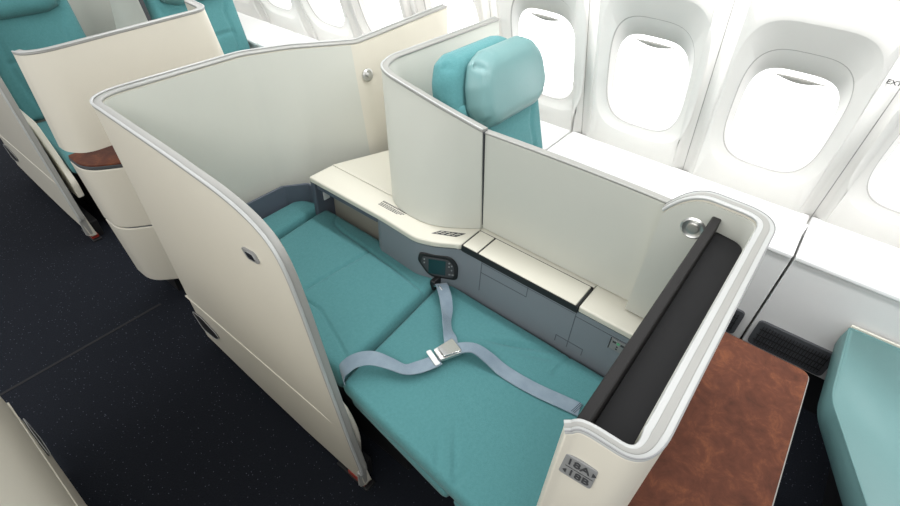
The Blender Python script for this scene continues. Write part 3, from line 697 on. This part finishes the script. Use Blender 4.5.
# ------------------------------------------------------------------ seats in upright position
def upright(name, label, x0, x1, y, dy=0, head='teal_leather', fabric='teal'):
    s = thing(name, label, 'airline seat', ((x0 + x1) / 2, y, 0), 'upright airline seats')
    W = x1 - x0
    def place(o, base, ang):
        a = math.radians(ang)
        mtx = Matrix.Translation(V(base)) @ Matrix(((1, 0, 0), (0, math.sin(a), -math.cos(a)), (0, math.cos(a), math.sin(a)))).to_4x4()
        o.data.transform(mtx); put(s, o); return o
    cx = (x0 + x1) / 2
    g = [[(-W / 2 + 0.11, 0.0), (-W / 2 + 0.085, 0.25), (-W / 2 + 0.10, 0.42), (-W / 2 + 0.06, 0.50)], [(W / 2 - 0.11, 0.0), (W / 2 - 0.085, 0.25), (W / 2 - 0.10, 0.42), (W / 2 - 0.06, 0.50)], [(-W / 2 + 0.09, 0.30), (W / 2 - 0.09, 0.30)]]
    o = link('backrest', cushion((-W / 2, 0), (W / 2, 0), (W / 2 - 0.005, 0.62), (-W / 2 + 0.03, 0.62), -0.09, 0.0, 0.03, grooves=g, step=0.012, gd=0.010, gw=0.009, crown=0.012), fabric, angle=80)
    place(o, (cx, y, 0.47), 16)
    o = link('headrest_wing', cushion((-W / 2 - 0.01, 0.50), (W / 2 - 0.06, 0.50), (W / 2 - 0.10, 0.775), (-W / 2 + 0.03, 0.775), -0.10, -0.01, 0.06, step=0.012, cr=0.08), fabric, angle=80)
    place(o, (cx, y, 0.47), 16)
    o = link('headrest', cushion((-W / 2 + 0.055, 0.50), (W / 2 - 0.025, 0.50), (W / 2 - 0.065, 0.765), (-W / 2 + 0.085, 0.765), 0.0, 0.075, 0.06, step=0.010, crown=0.018, cr=0.10,
             grooves=[[(-W / 2 + 0.105, 0.48), (-W / 2 + 0.10, 0.62), (-W / 2 + 0.12, 0.73), (-W / 2 + 0.2, 0.76)]], gd=0.006), head, angle=80)
    place(o, (cx, y, 0.47), 16)
    o = link('seat_cushion', cushion((x0, y - 0.50), (x1, y - 0.50), (x1, y), (x0, y), 0.36, 0.47, 0.03, step=0.015), fabric, angle=80); put(s, o)
    bm = bmesh.new(); box(bm, x0 + 0.05, y - 0.45, 0.0, x1 - 0.05, y - 0.02, 0.355); put(s, link('seat_base', bm, 'black', bevel=0.01))
    return s
upright('window_seat', 'upright teal window seat with leather headrest behind the pale divider', 1.28, 1.842, 0.80)

# ------------------------------------------------------------------ monitor partition at the foot of the bed
def partition(label, dy=0.0, dz=0.0, number=True, group='monitor partitions at the bed feet'):
    p = thing('monitor_partition', label, 'partition', (0.8, 0.0 + dy, 0), group)
    Z = 1.13 + dz
    T = lambda q: V((q[0], q[1] + dy, q[2]))
    outer = fillet([(0.437, 0.088), (0.452, 0.066), (0.466, 0.020), (0.478, -0.036), (0.56, -0.042), (1.19, -0.044), (1.235, 0.03), (1.225, 0.20)], [0, 0.012, 0.03, 0.045, 0.03, 0.07, 0.07, 0], 8)
    outer = fillet([(0.424, 0.086), (0.4365, 0.066), (0.438, -0.039), (0.66, -0.040), (1.225, -0.045), (1.228, 0.20)], [0, 0.02, 0.08, 0.0, 0.085, 0], 14)
    cols = []
    for i, a in enumerate(outer):
        z = Z - 0.010 * max(0, 1 - i / 6.0) ** 2
        if a.x > 1.2 and a.y > 0.10: z = Z - 0.08 * ((a.y - 0.10) / 0.10) ** 2
        cols.append((T((a.x, a.y, z)), T((a.x + 0.10 * max(0, 0.7 - a.x), a.y, 0.05))))
    # extra samples along the window-side wing so its top can curve down
    wing = [T((1.228, 0.10 + 0.10 * k / 8, Z - 0.075 * (k / 8) ** 2.2)) for k in range(9)]
    cols = [c for c in cols if not (c[0].x > 1.2 and c[0].y - dy > 0.095)]
    cols += [(w_, V((w_.x, w_.y, 0.05 if False else 0.685))) for w_ in wing]
    ns = [-n for n in plan_normals([c[0] for c in cols])]
    wd = [0.018 + 0.016 * min(1, max(0, (c[0].x - 0.435) / 0.06)) for c in cols]
    put(p, link('shell', shellwall(cols, wd, ns=ns, rows=10), 'cream', angle=45, bevel=0.003))
    cin = [(c[0] + n * (q + 0.0005) - V((0, 0, 0.006)), c[1] + n * (q + 0.0005)) for c, n, q in zip(cols, ns, wd)]
    put(p, link('inner_lining', shellwall(cin[30:], 0.004, ns=ns[30:]), 'inner', angle=50))
    path = [c[0] for c in cols]
    put(p, link('edge_trim', sweep(path, ns, [q + 0.004 for q in wd], 0.008, [q / 2 + 0.001 for q in wd], -0.001), 'silver_light', angle=50))
    put(p, link('edge_channel', sweep(path, ns, [q * 0.42 for q in wd], 0.003, [q / 2 + 0.001 for q in wd], 0.0055), 'silver', angle=50))
    put(p, link('edge_piping', sweep(path, ns, 0.0025, 0.003, 0.0005, 0.0055), 'plate', angle=50))
    return p, T
p, T = partition('cream partition with black monitor tray and 18A 18B seat plate at the foot of the bed')
# black monitor tray
bm = bmesh.new(); ol = fillet_loop([(0.470, 0.064), (0.476, -0.001), (0.56, -0.001), (1.175, -0.006), (1.188, 0.065)], [0.01, 0.05, 0.0, 0.04, 0.004], 8)
prism(bm, [(q.x, q.y) for q in ol], 0.70, 1.060); put(p, link('monitor_tray', bm, 'charcoal', smooth=False))
bm = bmesh.new(); hexa(bm, [(0.470, 0.066, 0.70), (1.190, 0.066, 0.70), (1.190, 0.088, 0.70), (0.470, 0.088, 0.70)], [(0.470, 0.066, 1.098), (1.190, 0.066, 1.098), (1.190, 0.088, 1.098), (0.470, 0.088, 1.098)])
put(p, link('monitor', bm, 'charcoal_bar', bevel=0.004))
bm = bmesh.new(); box(bm, 0.56, 0.0882, 0.74, 1.13, 0.0895, 1.05); put(p, link('monitor_screen', bm, 'screen', smooth=False))
# release knob on the wing
bm = bmesh.new(); c = V((1.1925, 0.118, 1.043)); prof = [(0.030, 0.0), (0.031, 0.004), (0.026, 0.007), (0.021, 0.004), (0.016, 0.003), (0.014, 0.008), (0.008, 0.009), (0.0005, 0.008)]
rings = [[bm.verts.new(c + V((-h, r * math.cos(q * math.pi / 16), r * math.sin(q * math.pi / 16)))) for q in range(32)] for r, h in prof]
for i in range(len(rings) - 1):
    for q in range(32): bm.faces.new((rings[i][q], rings[i][(q + 1) % 32], rings[i + 1][(q + 1) % 32], rings[i + 1][q]))
bm.faces.new(rings[0]); bm.faces.new(rings[-1]); put(p, link('release_knob', bm, 'metal'))

# seat number plate 18A / 18B
def platepoint(u, v):      # u towards the front of the cabin (right in the photo), v up
    y = 0.078 - u
    x = 0.4555 + interp([(-0.05, 0.012), (0.0, 0.0105), (0.03, 0.006), (0.05, 0.002), (0.078, -0.006)], y) - 0.002
    return V((x, y, v))
pa = V((0.4375, 0.079, 0)); pb = V((0.4420, 0.024, 0)); pr = (pb - pa).normalized(); pn = V((pr.y, -pr.x, 0)); pn = pn if pn.x < 0 else -pn
def pp(u, v, d): return pa + pr * u + pn * d + V((0, 0, v))
ol = fillet_loop([(0.000, 1.003), (0.056, 1.003), (0.056, 1.062), (0.000, 1.062)], 0.007, 4)
bm = bmesh.new(); hexa(bm, [pp(q.x, q.y, -0.012) for q in ol], [pp(q.x, q.y, 0.0055) for q in ol]); put(p, link('seat_number_plate', bm, 'plate', bevel=0.001))
for s, v, u in (('18A', 1.0475, 0.0265), ('18B', 1.0185, 0.0325)):
    lettering('seat_number', s, 0.0235, pp(u, v, 0.0066), pr, (0, 0, 1), 'ink', p)
bm = bmesh.new()
hexa(bm, [pp(0.050, 1.053, 0.0062), pp(0.050, 1.041, 0.0062), pp(0.057, 1.047, 0.0062)], [pp(0.050, 1.053, 0.0070), pp(0.050, 1.041, 0.0070), pp(0.057, 1.047, 0.0070)])
hexa(bm, [pp(0.012, 1.024, 0.0062), pp(0.012, 1.012, 0.0062), pp(0.006, 1.018, 0.0062)], [pp(0.012, 1.024, 0.0070), pp(0.012, 1.012, 0.0070), pp(0.006, 1.018, 0.0070)])
hexa(bm, [pp(0.008, 1.0325, 0.0062), pp(0.054, 1.0325, 0.0062), pp(0.054, 1.0333, 0.0062), pp(0.008, 1.0333, 0.0062)], [pp(0.008, 1.0325, 0.0068), pp(0.054, 1.0325, 0.0068), pp(0.054, 1.0333, 0.0068), pp(0.008, 1.0333, 0.0068)])
put(p, link('seat_arrows', bm, 'ink', smooth=False))

# brown cocktail table in front of the partition
tb = thing('cocktail_table', 'brown burl cocktail table with dark edge against the outer side of the partition', 'table', (1.0, -0.2, 0))
ol = fillet_loop([(0.60, -0.047), (0.60, -0.322), (1.398, -0.322), (1.400, -0.047)], [0.01, 0.03, 0.03, 0.005], 6)
bm = bmesh.new(); prism(bm, [(q.x, q.y) for q in ol], 0.575, 0.600); put(tb, link('tabletop', bm, 'burl', bevel=0.002))
ol2 = fillet_loop([(0.596, -0.048), (0.596, -0.326), (1.402, -0.326), (1.404, -0.048)], [0.01, 0.03, 0.03, 0.005], 6)
bm = bmesh.new(); prism(bm, [(q.x, q.y) for q in ol2], 0.565, 0.594); put(tb, link('edge_band', bm, 'silver', bevel=0.002))
bm = bmesh.new(); box(bm, 0.62, -0.28, 0.0, 1.30, -0.06, 0.564); put(tb, link('table_cabinet', bm, 'dgrey', bevel=0.01))

# teal ottoman
ot = thing('ottoman', 'teal leather ottoman with an angled corner, right of the brown table', 'ottoman', (1.5, -0.7, 0))
bm = cushion((1.06, -1.15), (1.838, -1.15), (1.838, -0.432), (1.45, -0.425), 0.02, 0.49, 0.012, crown=0.004, cr=0.01)
bm.free()
ol = fillet_loop([(1.834, -1.2), (1.834, -0.420), (1.455, -0.415), (0.85, -0.66), (0.70, -1.2)], [0.01, 0.012, 0.05, 0.05, 0.01], 8)
bm = bmesh.new()
cen = V((1.45, -0.8, 0)); lv = [(0.975, 0.395), (1.0, 0.41), (1.006, 0.45), (0.998, 0.492), (0.985, 0.500)]
rings = [[bm.verts.new((cen.x + (q.x - cen.x) * s, cen.y + (q.y - cen.y) * s, z)) for q in ol] for s, z in lv]
for a, b_ in zip(rings, rings[1:]):
    for k in range(len(a)): bm.faces.new((a[k], a[(k + 1) % len(a)], b_[(k + 1) % len(a)], b_[k]))
bm.faces.new(rings[0][::-1]); bm.faces.new(rings[-1]); put(ot, link('cushion', bm, 'teal_leather', angle=70))
bm = bmesh.new(); lp = [(cen.x + (q.x - cen.x) * 0.994, cen.y + (q.y - cen.y) * 0.994, 0.499) for q in ol]; tube(bm, lp + lp[:1], 0.003, 6)
put(ot, link('piping', bm, 'teal_leather'))
bm = bmesh.new(); box(bm, 0.95, -1.18, 0.0, 1.83, -0.62, 0.394); put(ot, link('base', bm, 'black', bevel=0.01))
bm = bmesh.new(); box(bm, 1.8365, -1.2, 0.40, 1.8445, -0.425, 0.508); put(ot, link('back_board', bm, 'top', bevel=0.003))

# ------------------------------------------------------------------ rear row
divider('cream divider of the rear row between its two teal seats, at the top edge', dy=2.15, low=0.16)
upright('window_seat', 'teal window seat of the rear row, behind the rear partition at the top edge', 1.30, 1.83, 3.0)
ais = upright('aisle_seat', 'dark teal aisle seat of the rear row at the top left corner', 0.55, 1.05, 3.33, head='teal')
bm = bmesh.new(); ol = fillet_loop([(2.80, 0.25), (2.80, 0.34), (3.0, 0.60), (3.30, 0.62), (3.30, 0.25)], [0.01, 0.02, 0.04, 0.03, 0.01])
hexa(bm, [(0.513, q.x, q.y) for q in ol], [(0.543, q.x, q.y) for q in ol]); put(ais, link('armrest', bm, 'cream', bevel=0.006))
p2 = thing('rear_partition', 'cream curved partition of the rear row with brown notch, behind the long shell', 'partition', (0.8, 2.1, 0), 'monitor partitions at the bed feet')
def rear_partition():
    Y = 2.12
    tp = fillet([(0.430, Y + 0.06, 1.160), (0.442, Y + 0.025, 1.160), (0.50, Y - 0.005, 1.162), (1.115, Y, 1.185), (1.13, Y + 0.16, 1.185)], [0, 0.04, 0.05, 0.06, 0], 10)
    mid_ = fillet([(0.430, Y + 0.10, 0.80), (0.432, Y + 0.035, 0.80), (0.48, Y - 0.03, 0.80), (1.17, Y - 0.03, 0.80), (1.18, Y + 0.16, 0.80)], [0, 0.04, 0.05, 0.06, 0], 10)
    ns = [-n for n in plan_normals(tp)]
    put(p2, link('shell', shellwall(list(zip(tp, mid_)), 0.028, ns=ns), 'cream', angle=45, bevel=0.003))
    put(p2, link('edge_trim', sweep(tp, ns, 0.030, 0.010, 0.014, -0.001), 'silver', angle=50))
    put(p2, link('edge_piping', sweep(tp, ns, 0.006, 0.004, 0.001, 0.008), 'silver_light', angle=50))
    def ring(z, k):
        pts = fillet_loop([(0.435 + k, Y + 0.10, 0), (0.435 + k, Y - 0.03, 0), (0.62, Y - 0.15, 0), (1.18, Y - 0.15, 0), (1.18, Y + 0.10, 0)], [0.01, 0.10, 0.12, 0.02, 0.01], 8)
        return [(q.x, q.y, z) for q in pts]
    bm = bmesh.new(); hexa(bm, ring(0.45, 0.02), ring(0.735, 0.004)); put(p2, link('upper_cabinet', bm, 'cream', bevel=0.004))
    bm = bmesh.new(); hexa(bm, ring(0.125, 0.045), ring(0.442, 0.021)); put(p2, link('lower_cabinet', bm, 'cream', bevel=0.004))
    bm = bmesh.new(); hexa(bm, [(x + 0.004, y + 0.003, z) for x, y, z in ring(0.44, 0.026)], [(x + 0.004, y + 0.003, z) for x, y, z in ring(0.452, 0.026)]); put(p2, link('cabinet_joint', bm, 'gseam', smooth=False))
    bm = bmesh.new(); hexa(bm, ring(0.737, 0.004), ring(0.752, 0.004)); put(p2, link('table_edge', bm, 'seam', bevel=0.003))
    bm = bmesh.new(); hexa(bm, ring(0.7525, 0.006), ring(0.758, 0.006)); put(p2, link('brown_tabletop', bm, 'burl', smooth=False))
    bm = bmesh.new(); box(bm, 0.57, Y - 0.04, 0.0, 1.05, Y + 0.08, 0.125); put(p2, link('plinth', bm, 'black', smooth=False))
rear_partition()
